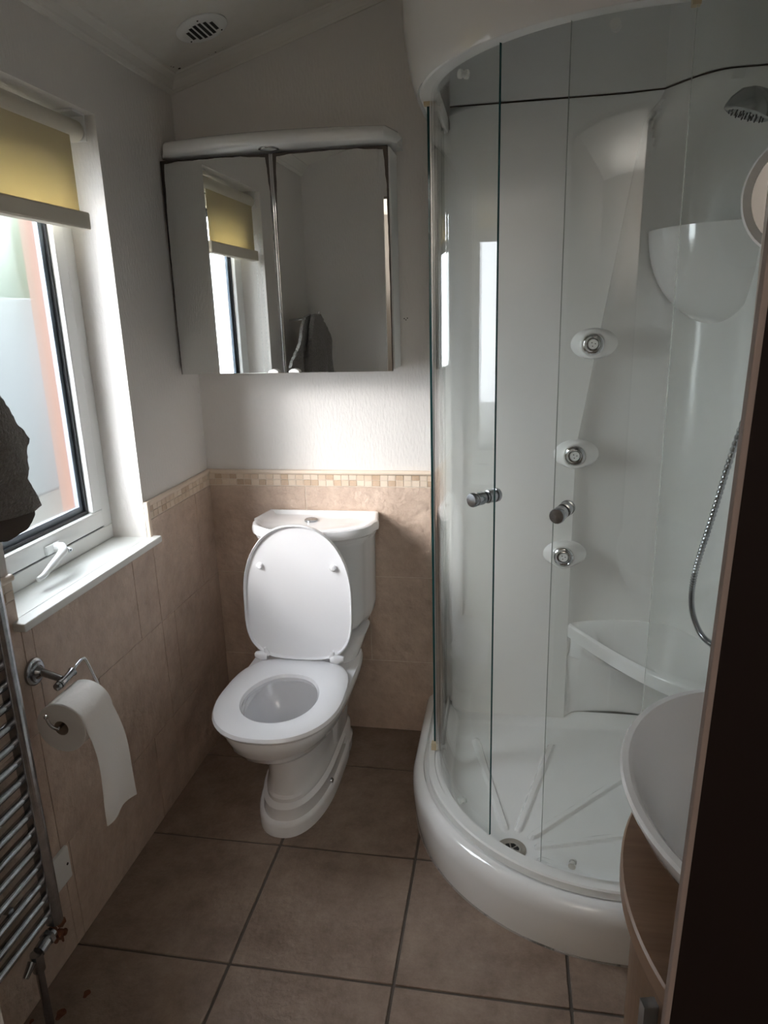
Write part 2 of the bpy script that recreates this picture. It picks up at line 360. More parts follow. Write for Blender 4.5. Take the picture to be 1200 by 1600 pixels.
# ---------------------------------------------------------------- roller blind
B = thing('roller_blind', (-.03, -.76, 1.97), 'cream roller blind pulled a third down over the window', 'blind')
MB().lathe((-.045, -1.03, 1.958), (0, 1, 0), [(.024, 0), (.026, .004), (.026, .536), (.024, .54)], 28).build('roller_tube', 'blindbar', B)
fb = MB(); fb.box((-.0290, -1.015, 1.762), (-.0276, -.545, 1.962)); fb.build('blind_fabric', 'fabric', B)
MB().box((-.043, -1.02, 1.722), (-.013, -.524, 1.764), .005).build('bottom_bar', 'blindbar', B)
br = MB().box((-.085, -.488, 1.935), (-.018, -.482, 1.999), .001).box((-.085, -.535, 1.993), (-.018, -.482, 1.999), .001); br.build('bracket', 'plastic', B)
br = MB().box((-.085, -1.038, 1.935), (-.018, -1.032, 1.999), .001); br.build('bracket', 'plastic', B)
ch = MB()
for k in range(110):
    a = k / 55.0
    z_ = 1.94 - .88 * (a if a < 1 else 2 - a); y_ = -1.0345; x_ = -.030 if a < 1 else -.008
    ch.lathe((x_, y_, z_ - .0022), (0, 0, 1), [(.0006, 0), (.0021, .001), (.0021, .003), (.0006, .004)], 6)
ch.tube([(-.03, -1.0345, 1.94), (-.03, -1.0345, 1.06), (-.008, -1.0345, 1.06), (-.008, -1.0345, 1.94)], .0006, 5)
ch.build('bead_chain', 'plastic', B)

# ---------------------------------------------------------------- outdoors
struct(MB().box((-14, -8, -.62), (-.17, 16, -.55)).build('ground', 'cream'), 'cream paving outside the window', 'ground')
tag(MB().box((-6.5, .9, -.55), (-4.6, 26.0, 1.78), .03).build('neighbouring_building', 'caravan'), 'pale blue building blurred behind the window glass', 'building')
hg = MB()
for i in range(34):
    a = i * .6
    bm = bmesh.new(); bmesh.ops.create_icosphere(bm, subdivisions=3, radius=1)
    for v in bm.verts:
        n_ = noise.noise(v.co * 3 + Vector((i, 0, 0))) * .25 + 1
        v.co = Vector((-8.6 + v.co.x * 1.0 * n_, 2.0 + i * .75 + v.co.y * .9 * n_, 1.7 + v.co.z * 2.6 * n_ + .25 * math.sin(a)))
    hg.bm(bm, True)
tag(hg.build('hedge', 'green', weld=False), 'tall green hedge blurred behind the upper window glass', 'hedge', kind='stuff')

# ---------------------------------------------------------------- ceiling vent
n_c = Vector((-CEILS, 0, 1)).normalized(); ux = Vector((1, 0, CEILS)).normalized(); uy = Vector((0, 1, 0))
VC = Vector((.203, -.213, ceil_z(.203)))
V = thing('ceiling_vent', VC, 'round white slotted vent on the ceiling', 'vent')
v_ = MB(); v_.lathe(VC, -n_c, [(.071, .0), (.071, .003), (.067, .006), (.054, .008), (.001, .008)], 48, False, True); v_.build('vent_plate', 'plastic', V)
for k in range(6):
    q = (k - 2.5) * .0142; hl = math.sqrt(.043 ** 2 - q ** 2); c0 = VC - n_c * .0083 + ux * q
    a, b = c0 - uy * hl, c0 + uy * hl; mm = MB()
    mm.add([a - ux * .0044, b - ux * .0044, b + ux * .0044, a + ux * .0044] + [p_ - n_c * .0006 for p_ in (a - ux * .0044, b - ux * .0044, b + ux * .0044, a + ux * .0044)], [(0, 1, 2, 3), (7, 6, 5, 4), (0, 4, 5, 1), (1, 5, 6, 2), (2, 6, 7, 3), (3, 7, 4, 0)])
    mm.build('vent_slot', 'dark', V)
for a in (2.6, .75, 4.9):
    MB().lathe(VC - n_c * .0075 + (ux * math.cos(a) + uy * math.sin(a)) * .057, -n_c, [(.0028, 0), (.002, .0015)], 8).build('screw', 'dark', V)
# mould specks in the corner of the ceiling belong to the ceiling
sp = MB()
for (x, y, r) in ((.058, -.052, .006), (.05, -.075, .003), (.047, -.085, .002), (.175, -.052, .003), (.155, -.055, .0015), (.20, -.06, .0012)):
    sp.lathe((x, y, ceil_z(x) + .001), -n_c, [(r, 0), (r * .6, .0016)], 7)
tag(sp.build('mould_speck', 'dark', bpy.data.objects['ceiling']), 'black mould specks', None)

# ---------------------------------------------------------------- mirror cabinet
CB = thing('mirror_cabinet', (.35, -.07, 1.33), 'white bathroom cabinet with two mirrored doors on the back wall', 'mirror cabinet')
CX0, CX1, CZ0, CZ1 = .006, .698, 1.325, 1.950
MB().box((CX0, -.128, CZ0 + .005), (CX1, 0, CZ1), .004).build('carcass', 'plastic', CB)
def pelmet():
    m = MB(); N_ = 24; rings = []
    for i in range(N_ + 1):
        u = i / N_; x = lerp(.002, .716, u); bow = .152 + .05 * math.sin(math.pi * u) ** .8; e = min(u, 1 - u)
        sc_ = smooth01(e / .035) * .25 + .75
        prof = [(0, 1.960), (bow - .008, 1.960), (bow - .001, 1.965), (bow + .002, 1.975), (bow - .002, 1.987), (bow - .014, 1.997), (bow - .035, 2.004), (bow - .07, 2.007), (0, 2.007)]
        rings.append([(x, -p[0] * (sc_ if p[0] > 0 else 1), 1.960 + (p[1] - 1.960) * sc_) for p in prof])
    return m.loft(rings, True, True, True, True)
pel = pelmet().build('pelmet', 'acrylic', CB)
lt = MB().lathe((.352, -.158, 1.961), (0, 0, -1), [(.030, 0), (.030, .004), (.024, .0045)], 32, True, False); dl_ = lt.build('downlight', 'chrome', CB)
MB().lathe((.352, -.158, 1.9605), (0, 0, -1), [(.023, 0), (.020, .003), (.001, .003)], 32, True, True).build('lens', 'plastic', dl_)
for i, x0 in enumerate((CX0, CX0 + .347)):
    d = thing_d = bpy.data.objects.new('mirror_door', None)
    m = MB(); m.box((0, -.006, 0), (.34, 0, .626), .0018)
    o = m.build('mirror_door', M['mirror']); o.location = (x0 + (.0 if i == 0 else 0.0), -.131, CZ0); o.parent = CB; o.matrix_parent_inverse = world_of(CB).inverted()
    bpy.data.objects.remove(thing_d)
    ch_ = MB(); xe = x0 + (.3405 if i == 0 else -.0005); ch_.box((xe - .003, -.139, CZ0), (xe + .003, -.130, CZ0 + .626), .001); ch_.build('chrome_edge', 'chrome', o)
    kx = x0 + (.340 - .030 if i == 0 else .030); k = MB(); n = 16
    pts = [(kx + .017 * math.cos(math.pi * j / n), CZ0 + .002 + .011 * math.sin(math.pi * j / n)) for j in range(n + 1)]
    k.prism(pts, -.150, -.137, 1); k.build('door_pull', 'plastic', o)

# ---------------------------------------------------------------- toilet
TX = .402
T = thing('toilet', (TX, -.34, 0), 'white close coupled toilet with its lid raised', 'toilet')
def dring(cx, yb, yf, hw, z, n=56, p=2.3, fr=.55, rb=.03, dz=None):
    """D shaped outline: elliptical nose at yf, squarer back at yb."""
    pts = []; ym = lerp(yf, yb, fr)
    for i in range(n):
        a = 2 * math.pi * i / n; c_, s_ = math.cos(a), math.sin(a)
        if s_ <= 0: x = hw * math.copysign(abs(c_) ** (2 / p), c_); y = ym + (ym - yf) * (-(abs(s_) ** (2 / p)))
        else: x = hw * math.copysign(abs(c_) ** (2 / 5.0), c_); y = ym + (yb - ym) * abs(s_) ** (2 / 5.0)
        pts.append((cx + x, y, z + (dz(y) if dz else 0)))
    return pts
fx = .395
b_ = MB(); R_ = []
for z, hw, yf, yb in ((0, .118, -.618, -.10), (.034, .118, -.618, -.10), (.042, .114, -.612, -.10), (.046, .107, -.602, -.10), (.072, .105, -.600, -.10), (.084, .106, -.600, -.10), (.092, .100, -.592, -.10), (.096, .095, -.584, -.11), (.108, .095, -.584, -.11), (.116, .090, -.576, -.11), (.16, .089, -.572, -.12), (.22, .090, -.574, -.13), (.256, .095, -.582, -.13), (.270, .106, -.602, -.13), (.284, .124, -.645, -.12), (.306, .145, -.694, -.12), (.335, .161, -.730, -.12), (.352, .167, -.742, -.12), (.358, .172, -.748, -.12), (.375, .175, -.754, -.12), (.385, .179, -.760, -.12), (.404, .179, -.762, -.12), (.412, .175, -.758, -.122)):
    R_.append(dring(lerp(fx, TX + .004, z / .41), yb, yf, hw, z, fr=.55))
for z, hw, yf, yb in ((.412, .120, -.700, -.36), (.405, .112, -.694, -.37), (.385, .112, -.694, -.37), (.375, .125, -.700, -.36), (.355, .130, -.70, -.36), (.30, .105, -.65, -.38), (.25, .07, -.58, -.42), (.225, .03, -.53, -.46)):
    R_.append(dring(TX + .004, yb, yf, hw, z, fr=.55, p=2.0))
b_.loft(R_, True, True, True); b_.build('bowl', 'ceramic', T)
# rear trapway web and cistern shelf
w_ = MB(); R_ = []
for z, hw, yf, yb in ((.0, .113, -.35, -.045), (.034, .113, -.35, -.045), (.044, .105, -.35, -.045), (.084, .103, -.35, -.045), (.096, .094, -.35, -.045), (.24, .100, -.35, -.035), (.33, .128, -.33, -.03), (.40, .152, -.32, -.03), (.432, .160, -.30, -.03), (.462, .168, -.225, -.03)):
    R_.append(dring(lerp(fx, TX + .012, z / .46), yb, yf, hw, z, fr=.4, p=3))
w_.loft(R_, True, True, True); w_.build('cistern_shelf', 'ceramic', T)
for i, (z, rr, x, y) in enumerate(((.205, .017, .485, -.165), (.052, .009, .5045, -.40))):
    MB().lathe((x - .012, y, z), (1, -.15, 0), [(rr, 0), (rr, .010), (rr * .8, .014), (.0005, .015)], 20).build('fixing_cap', 'plastic' if i == 0 else 'chromedull', T)
# cistern
def cring(hw, yf, z, yb=-.012, ch=.045):
    """bow-fronted outline"""
    x0, x1 = CX - hw, CX + hw; pts = [(x0 + .0, yb), (x0, yb - .075), (x0 + .012, yb - .095)]
    n = 18
    for i in range(1, n):
        u = i / n; a = math.pi * u; pts.append((CX - (hw - .014) * math.cos(a) ** 1 if False else CX - (hw - .014) * math.cos(a), (yb - .095) - (yb - .095 - yf) * math.sin(a) ** .75))
    pts += [(x1 - .012, yb - .095), (x1, yb - .075), (x1, yb)]
    return [(p[0], p[1], z) for p in pts]
CX = .416
c_ = MB(); R_ = []
for z, hw, yf in ((.462, .10, -.18), (.464, .130, -.20), (.475, .156, -.212), (.500, .171, -.222), (.53, .175, -.225), (.770, .181, -.230), (.777, .186, -.235), (.788, .186, -.235), (.793, .192, -.240), (.800, .192, -.240)):
    R_.append(cring(hw, yf, z))
c_.loft(R_, True, True, True, True); cis = c_.build('cistern', 'ceramic', T)
def lring(s, z, dy=0):
    # cistern lid: straight back, clipped corners, bowed front
    pts = [(-.196, 0), (-.210, -.085), (-.214, -.115), (-.205, -.135)]
    n = 20
    for i in range(1, n):
        u = i / n; pts.append((-.205 * math.cos(math.pi * u), -.135 - .135 * math.sin(math.pi * u) ** .95))
    pts += [(.205, -.135), (.214, -.115), (.210, -.085), (.196, 0)]
    cy_ = -.12
    return [(CX + p[0] * s, -.010 + dy + cy_ + (p[1] - cy_) * s, z) for p in pts]
l_ = MB(); l_.loft([lring(.94, .800), lring(.955, .808), lring(.96, .812), lring(1.0, .818), lring(1.005, .826), lring(1.0, .836), lring(.985, .844), lring(.955, .847), lring(.92, .846), lring(.87, .838), lring(.83, .834), lring(.3, .834)], True, True, True)
lid = l_.build('cistern_lid', 'ceramic', T)
fl = MB().lathe((CX - .018, -.105, .834), (0, 0, 1), [(.022, 0), (.022, .006), (.019, .008), (.0005, .008)], 28); fl.build('flush_button', 'chromedull', lid)
# seat ring
def sring(hw, yf, yb, z, n=64, p=2.25, cx=TX + .005, pb=4.2):
    pts = []; ym = lerp(yf, yb, .50)
    for i in range(n):
        a = 2 * math.pi * i / n; c0, s0 = math.cos(a), math.sin(a)
        pp = p if s0 <= 0 else pb
        x = hw * math.copysign(abs(c0) ** (2 / (p if s0 <= 0 else pb)), c0) * (1 if s0 <= 0 else lerp(1, .86, s0)); y = ym + ((ym - yf) * -abs(s0) ** (2 / pp) if s0 <= 0 else (yb - ym) * abs(s0) ** (2 / pp))
        pts.append((cx + x, y, z))
    return pts
def iring(hw, yf, yb, z, **k): return sring(hw, yf, yb, z, p=2.1, pb=2.4, **k)
st = MB(); st.loft([sring(.172, -.758, -.330, .414), sring(.183, -.770, -.325, .418), sring(.186, -.774, -.322, .426), sring(.182, -.769, -.325, .435), sring(.168, -.752, -.335, .441), iring(.128, -.708, -.405, .441), iring(.112, -.694, -.423, .437), iring(.107, -.689, -.428, .428), iring(.110, -.692, -.425, .416), sring(.172, -.758, -.330, .414)], True)
st.build('seat', 'seat', T)
# lid, hinged at (y=-.305, z=.437), leaning back on the cistern
LH = Vector((TX - .002, -.324, .440)); LEN = .440; tilt = math.radians(4.2)
up = Vector((0, math.sin(tilt), math.cos(tilt))); nf = Vector((0, -math.cos(tilt), math.sin(tilt)))
def lidring(s, off, n=64):
    pts = []
    for i in range(n):
        a = 2 * math.pi * i / n; c0, s0 = math.cos(a), math.sin(a)
        hw = .176; lm = LEN * .47
        if s0 >= 0: x = hw * math.copysign(abs(c0) ** (2 / 2.2), c0); l = lm + (LEN - lm) * abs(s0) ** (2 / 2.1)
        else: x = hw * math.copysign(abs(c0) ** (2 / 3.2), c0) * lerp(1, .93, abs(s0) ** 1.5); l = lm - lm * abs(s0) ** (2 / 4.5)
        x *= s; l = lm + (l - lm) * (s if s0 > 0 else lerp(s, 1, .0))
        pts.append(LH + Vector((x, 0, 0)) + up * l + nf * off)
    return pts
li = MB(); li.loft([lidring(.95, .004), lidring(.965, .006), lidring(.975, .014), lidring(.988, .016), lidring(1.0, .012), lidring(1.002, .002), lidring(.985, -.006), lidring(.9, -.010)], True, True, True)
ld = li.build('toilet_lid', 'seat', T)
for sx in (-1, 1):
    p0 = LH + Vector((sx * .118, 0, 0)) + up * .305 + nf * .004
    MB().lathe(p0, nf, [(.011, 0), (.010, .006), (.007, .011), (.0005, .012)], 16).build('buffer', 'seat', ld)
for sx in (-1, 1):
    hg_ = MB(); c1 = LH + Vector((sx * .124, -.012, .010))
    hg_.tube([c1 + Vector((sx * .022, 0, .002)), c1 + Vector((0, 0, 0)), c1 + Vector((-sx * .020, 0, -.002))], [.009, .017, .013], 20).tube([c1 + Vector((-sx * .018, .002, .002)), c1 + Vector((-sx * .012, -.002, .028))], [.010, .004], 12)
    hg_.build('hinge', 'seat', T)

# ---------------------------------------------------------------- shower cubicle
CXC, CYC, XS = 1.33, -.365, 1.665
S = thing('shower_cubicle', (1.25, -.4, 0), 'quadrant shower cubicle with curved glass doors and white tray', 'shower cubicle')
def path(r, n=40, y0=-.004, xe=XS + .03):
    p = [(CXC - r, lerp(y0, CYC, i / 6)) for i in range(6)]
    p += [(CXC - r * math.cos(math.pi / 2 * i / n), CYC - r * math.sin(math.pi / 2 * i / n)) for i in range(n + 1)]
    p += [(lerp(CXC, xe, (i + 1) / 5), CYC - r) for i in range(5)]
    return p
def sweep(prof, mb=None, closed=True, smooth=True, **k):
    mb = mb or MB(); paths = [path(r, **k) for r, z in prof]
    rings = [[(paths[j][i][0], paths[j][i][1], prof[j][1]) for j in range(len(prof))] for i in range(len(paths[0]))]
    return mb.loft(rings, closed, closed, closed, smooth)
tray = sweep([(.552, 0), (.560, .05), (.563, .105), (.561, .128), (.553, .146), (.540, .156), (.530, .157), (.527, .148), (.520, .146), (.48, .150), (.474, .140), (.468, .110), (.455, .090), (.45, .0)])
# tray floor as rings shrinking on the drain
DR = Vector((1.071, -.682)); rin = .474
loop = path(rin, n=150, y0=-.03, xe=XS - .01)
a_ = loop[-1]; z_ = loop[0]
loop += [(a_[0], lerp(a_[1], -.03, i / 90)) for i in range(1, 91)] + [(lerp(a_[0], z_[0], i / 90), -.03) for i in range(1, 90)]
def tray_h(x, y):
    dw = min(-.03 - y, XS - .01 - x)
    if x < CXC and y < CYC: dr = rin - math.hypot(x - CXC, y - CYC)
    elif x < CXC: dr = x - (CXC - rin)
    elif y < CYC: dr = y - (CYC - rin)
    else: dr = min(x - (CXC - rin), y - (CYC - rin))
    h = .094 + .034 * (1 - smooth01(dw / .055)) ; h = max(h, .094 + .047 * (1 - smooth01(dr / .035)))
    h += .010 * min(1, math.hypot(x - DR.x, y - DR.y) / .6)
    for (ax, ay, bx, by) in RIDGE:
        d = Vector((bx - ax, by - ay)); q = Vector((x - ax, y - ay)); t_ = max(0, min(1, q.dot(d) / d.length_squared)); dd = (q - d * t_).length
        h += .009 * (1 - smooth01((dd - .007) / .006))
    return h
RIDGE = []
RIDGE = [(.955, -.20, 1.052, -.600), (1.200, -.205, 1.092, -.600), (1.42, -.33, 1.130, -.625), (1.43, -.58, 1.145, -.665), (1.40, -.80, 1.15, -.715)]
rings = []
NR = 80
for k in range(NR + 1):
    t_ = (k / NR) ** .8; ring = []
    for (x, y) in loop:
        d0 = Vector((x, y)) - DR; q = DR + d0 * lerp(1, .036 / d0.length, t_)
        ring.append((q.x, q.y, tray_h(q.x, q.y)))
    rings.append(ring)
rings.append([(DR.x + (p[0] - DR.x) * .98, DR.y + (p[1] - DR.y) * .98, .088) for p in rings[-1]])
tray.loft(rings, True, False, True)
tr_ = tray.build('shower_tray', 'acrylic', S)
dn_ = MB(); dn_.lathe((DR.x, DR.y, .090), (0, 0, 1), [(.040, .0), (.040, .007), (.037, .010), (.025, .0095), (.023, .007), (.0005, .007)], 40); wst = dn_.build('waste_cover', 'wastemetal', tr_)
for k in range(6):
    a0 = k * math.pi / 3 + .2; m_ = MB(); pts = []
    for (r, da) in ((.006, -.28), (.006, .28), (.020, .40), (.0215, 0), (.020, -.40)): pts.append((DR.x + r * math.cos(a0 + da), DR.y + r * math.sin(a0 + da)))
    m_.prism(pts, .0968, .0978); m_.build('waste_slot', 'dark', wst)
# sealant around the foot of the tray
tag(sweep([(.551, 0), (.556, 0), (.5545, .003), (.551, .0035)]).build('sealant', 'sealant', tr_), None)
# lower rail and upper rail
sweep([(.516, .150), (.516, .170), (.512, .174), (.496, .174), (.494, .170), (.478, .170), (.476, .150)]).build('lower_rail', 'plastic', S)
sweep([(.516, 1.998), (.516, 2.030), (.474, 2.030), (.474, 1.998), (.478, 1.992), (.510, 1.992)]).build('upper_rail', 'plastic', S)
# canopy
cano = sweep([(.514, 1.995), (.520, 1.990), (.529, 2.010), (.540, 2.060), (.548, 2.105), (.552, 2.16), (.552, 2.40), (.530, 2.40), (.530, 2.17), (.514, 2.035)])
top = path(.552); top = [(p[0], p[1], 2.40) for p in top] + [(XS + .03, -.004, 2.40)]
cano.add(top + [(p[0], p[1], 2.38) for p in top], [tuple(range(len(top))), tuple(range(len(top), 2 * len(top)))[::-1]])
cano.build('canopy', 'acrylic', S)
# moulded back shell : height field y(x,z) for the back, side panel on the right wall
def xe(z): return 1.25 if z < 1.07 else (lerp(1.25, 1.39, ((z - 1.07) / .90) ** 1.0) if z < 1.97 else lerp(1.39, 1.44, smooth01((z - 1.97) / .085)))
def yb(x, z):
    e = xe(min(z, 2.055)); y = -.055
    if x > e:
        u = min(1, (x - e) / (XS - e)); cove = -.055 + .050 * math.sin(math.pi * min(1, u * 1.05)) ** .6
        if u > .62: cove = min(cove, -.010 - .16 * ((u - .62) / .38) ** 2.4)
        y = cove
    # bulge of the canopy liner above about z=1.95
    if x > 1.43:
        bu = -.055 - .155 * math.sin(min(1, (x - 1.43) / .15) * math.pi / 2)
        k = smooth01((z - 1.90) / .14); y = lerp(y, min(bu, y), k)
    return y
bk = MB(); zs = [.118 + (2.052 - .118) * i / 90 for i in range(91)]
def shell(zs, seg):
    rr = []
    for z in zs:
        e = xe(min(z, 2.055)); row = [(lerp(.862, e, i / 6), yb(lerp(.862, e, i / 6), z), z) for i in range(7)]
        row += [(lerp(e + .0015, XS, i / seg), yb(lerp(e + .0015, XS, i / seg), z), z) for i in range(seg + 1)]
        yl = row[-1][1]; row += [(XS, lerp(yl, CYC - .47, i / 8), z) for i in range(1, 9)]
        rr.append(row)
    return rr
bk.loft(shell(zs, 40), False); bk.loft([[(XS, CYC - .47, z), (XS + .03, CYC - .47, z)] for z in (zs[0], zs[-1])], False)
bk.loft([[(.862, -.055, z), (.862, -.004, z)] for z in (zs[0], zs[-1])], False)
bs = bk.build('back_panel', 'acrylicmatt', S)
bk2 = MB().loft(shell([2.058 + (2.39 - 2.058) * i / 12 for i in range(13)], 40), False); bk2.build('canopy_liner', 'acrylicmatt', S)
dj = MB(); row = shell([2.055], 40)[0]; dj.tube([(p[0], p[1] + .002, p[2]) for p in row], .0017, 6); dj.build('panel_joint', 'joint', bs)
dj = MB(); row = shell([.118], 40)[0]; dj.tube([(p[0], p[1] + .001, p[2] - .002) for p in row], .0018, 6); dj.build('tray_joint', 'joint', bs)
# corner seat
def seat_curve(z, off=0, n=36):
    p = []; c0 = Vector((XS, -.0)); 
    for i in range(n + 1):
        u = i / n; x = lerp(1.247, XS, u); y = -.045 - .44 * math.sin(u * math.pi / 2) ** .95 * 1.0 - off * 1.0
        p.append((x - off * .3, y, z))
    return p
def seat_back(z, n=36): return [(lerp(1.25, XS, i / n), yb(lerp(1.2515, XS, i / n), z) if z < 2 else 0, z) for i in range(n + 1)]
se = MB(); fr0 = seat_curve(.470); fr1 = seat_curve(.478, -.012); bkc = seat_back(.478)
mid = [(lerp(a[0], b[0], .18), lerp(a[1], b[1], .18), .470) for a, b in zip(seat_curve(.47), bkc)]
mid2 = [(lerp(a[0], b[0], .85), lerp(a[1], b[1], .85), .470) for a, b in zip(seat_curve(.47), bkc)]
low = seat_curve(.432, .0); low2 = seat_curve(.420, -.02)
lowb = [(lerp(a[0], b[0], .55), lerp(a[1], b[1], .55), .36) for a, b in zip(seat_curve(.47), bkc)]
lowc = [(lerp(a[0], b[0], .95), lerp(a[1], b[1], .95), .14) for a, b in zip(seat_curve(.47), bkc)]
se.loft([bkc, mid2, mid, fr1, seat_curve(.474, -.003), fr0, low, low2, lowb, lowc], False)
se.build('corner_seat', 'acrylic', S)
# corner shelf : quarter bowl
sh = MB(); RX, RZ = .235, .27; rings = []
cxs, cys, czs = XS, -.02, 1.70
for j in range(15):
    b = math.pi / 2 * j / 14; rr = RX * math.cos(b) ; zz = czs - RZ * math.sin(b)
    rings.append([(cxs - rr * math.cos(a), cys - rr * math.sin(a), zz) for a in [math.pi / 2 * i / 28 for i in range(29)]])
rings = [[(cxs - (RX * s_) * math.cos(a), cys - (RX * s_) * math.sin(a), zq) for a in [math.pi / 2 * i / 28 for i in range(29)]] for s_, zq in ((.02, czs - .01), (.9, czs - .01), (.95, czs), (.985, czs))] + [[(p[0], p[1], p[2]) for p in r] for r in rings]
sh.loft(rings, False); sh.build('corner_shelf', 'acrylic', S)
# glass panels
def gpanel(pts, z0, z1, th, name, medge=(1, 1)):
    m = MB(); n = len(pts); inn = []; out = []
    for i in range(n):
        a = Vector(pts[max(i - 1, 0)]); b = Vector(pts[min(i + 1, n - 1)]); t_ = (b - a).normalized(); nn = Vector((t_.y, -t_.x)) * th / 2
        p = Vector(pts[i]); out.append(p + nn); inn.append(p - nn)
    rg = [[(q[0], q[1], z) for q in out] for z in (z0, z1)]; m.loft(rg, False, smooth=True)
    rg = [[(q[0], q[1], z) for q in inn] for z in (z1, z0)]; m.loft(rg, False, smooth=True)
    for idx, k in ((0, medge[0]), (-1, medge[1])):
        m.mat(k); a, b = out[idx], inn[idx]
        m.add([(a.x, a.y, z0), (a.x, a.y, z1), (b.x, b.y, z1), (b.x, b.y, z0)], [(0, 1, 2, 3)], False)
    o = m.build(name, ['glass', 'glassedge', 'glassedge2'], S, weld=False); return o
def arc(r, a0, a1, n=30): return [(CXC - r * math.cos(math.radians(lerp(a0, a1, i / n))), CYC - r * math.sin(math.radians(lerp(a0, a1, i / n)))) for i in range(n + 1)]
RF, RS = .497, .484
gpanel([(CXC - RF, lerp(-.012, -.362, i / 4)) for i in range(5)], .172, 1.998, .006, 'fixed_glass', (2, 1))
gpanel([(lerp(CXC + .012, XS - .005, i / 4), CYC - RF) for i in range(5)], .172, 1.998, .006, 'fixed_glass', (2, 2))
gl = gpanel([(CXC - RS, lerp(-.10, CYC, i / 4)) for i in range(4)] + arc(RS, 0, 49.3), .178, 1.992, .006, 'sliding_door', (2, 1))
gr_ = gpanel(arc(RS, 67.0, 90) + [(lerp(CXC, XS - .08, i / 4), CYC - RS) for i in range(1, 5)], .178, 1.992, .006, 'sliding_door', (2, 2))
def knob(par, ang, z):
    a = math.radians(ang); n_ = Vector((-math.cos(a), -math.sin(a), 0)); p = Vector((CXC, CYC, z)) + n_ * RS
    for sgn in (1, -1):
        m = MB(); m.lathe(p + n_ * sgn * .003, n_ * sgn, [(.013, 0), (.013, .004), (.0155, .005), (.0155, .024), (.0140, .025), (.0140, .028), (.0165, .029), (.0165, .036), (.015, .039), (.0005, .040)], 32); m.build('door_knob', 'chromedull', par)
knob(gl, 45.6, 1.082); knob(gr_, 69.3, 1.081)
def roller(par, ang, z, off=-1):
    a = math.radians(ang); n_ = Vector((-math.cos(a), -math.sin(a), 0)); p = Vector((CXC, CYC, z)) + n_ * (RS - .004)
    MB().lathe(p, -n_, [(.009, 0), (.009, .005), (.006, .007), (.006, .014), (.009, .015), (.009, .020), (.0005, .021)], 18).build('roller', 'plastic', par)
roller(gl, 2, .192); roller(gl, 33, .190); roller(gr_, 76, .190); roller(gl, 2, 1.975); roller(gl, 33, 1.975); roller(gr_, 76, 1.975)
# aluminium profile at the front of the left fixed pane, wall profile, clips
MB().box((CXC - RF + .004, -.372, .172), (CXC - RF + .022, -.352, 1.998), .002).build('edge_profile', 'alu', S)
MB().box((CXC - RF - .012, -.034, .150), (CXC - RF + .030, -.004, 2.0), .002).build('wall_profile', 'plastic', S)
MB().box((CXC + .004, CYC - RF - .004, 1.980), (CXC + .018, CYC - RF + .012, 2.003), .001).build('corner_clip', 'brass', S)
for z in (.176, 1.986): MB().box((CXC - RF - .010, -.376, z - .002), (CXC - RF + .006, -.358, z + .022), .001).build('corner_clip', 'brass', S)
# massage jets on the edge of the flat panel
for (x, z) in ((1.288, 1.391), (1.250, 1.056), (1.228, .726)):
    n_ = Vector((-.25, -1, -.08)).normalized(); o_ = Vector((x, -.055, z)); m = MB()
    u_ = Vector((1, 0, 0)); v_2 = Vector((0, 0, 1)); rings = []
    for rx, rz, h_ in ((.070, .046, -.004), (.062, .045, .006), (.050, .043, .020), (.040, .040, .031), (.034, .036, .034), (.031, .033, .033)):
        rings.append([o_ + u_ * rx * math.cos(2 * math.pi * k / 36) + v_2 * rz * math.sin(2 * math.pi * k / 36) + Vector((-.12, -1, 0)) * h_ for k in range(36)])
    m.loft(rings, True, False, True); jt = m.build('massage_jet', 'acrylic', S)
    c1 = o_ + Vector((-.12, -1, 0)) * .034; nn = Vector((-.12, -1, 0)).normalized()
    MB().lathe(c1, nn, [(.032, -.004), (.031, .002), (.028, .004), (.024, .000), (.021, -.001), (.020, .005), (.017, .006), (.0155, .001)], 40, False, False).build('jet_ring', 'chrome', jt)
    mm = MB(); mm.lathe(c1, nn, [(.0155, -.001), (.0145, .004), (.0005, .0045)], 24)
    nz_ = mm.build('nozzle', 'plastic', jt)
    hm = MB()
    for k in range(3):
        a = 2 * math.pi * k / 3 + .5; hm.lathe(c1 + nn * .0042 + (nn.orthogonal().normalized() * math.cos(a) + nn.cross(nn.orthogonal().normalized()) * math.sin(a)) * .0060, nn, [(.0018, 0), (.0014, .0008)], 8)
    hm.build('jet_hole', 'dark', jt)

# ---------------------------------------------------------------- hand shower on the right wall
H = thing('hand_shower', (1.64, -.55, 1.0), 'grey hand shower with metal hose hanging at the right in the cubicle', 'shower head')
hd = MB(); hc = Vector((1.520, -.56, 1.878)); hn = Vector((-.35, .10, -1)).normalized()
hd.lathe(hc, hn, [(.012, -.045), (.030, -.036), (.043, -.018), (.048, -.002), (.048, .004), (.043, .007), (.0005, .007)], 36)
hdo = hd.build('head', 'greyplastic', H)
nz = MB()
for r, n in ((.010, 5), (.022, 10), (.035, 16)):
    for k in range(n):
        a = 2 * math.pi * k / n; q = hn.orthogonal().normalized(); w2 = hn.cross(q)
        nz.lathe(hc + hn * .006 + (q * math.cos(a) + w2 * math.sin(a)) * r, hn, [(.002, 0), (.0013, .005)], 7)
nz.build('spray_nozzles', 'dark', hdo)
MB().tube([hc - hn * .03 + Vector((.0, 0, 0)), hc + Vector((.035, -.01, .016)), hc + Vector((.075, -.03, -.03)), hc + Vector((.10, -.04, -.11)), hc + Vector((.115, -.045, -.2))], [.018, .020, .016, .013, .012], 16).build('handle', 'greyplastic', H)
MB().tube([(1.66, -.60, .90), (1.66, -.60, 2.0)], .010, 14).build('riser_rail', 'chrome', H)
MB().box((1.610, -.625, 1.70), (1.665, -.580, 1.745), .006).build('bracket', 'chrome', H)
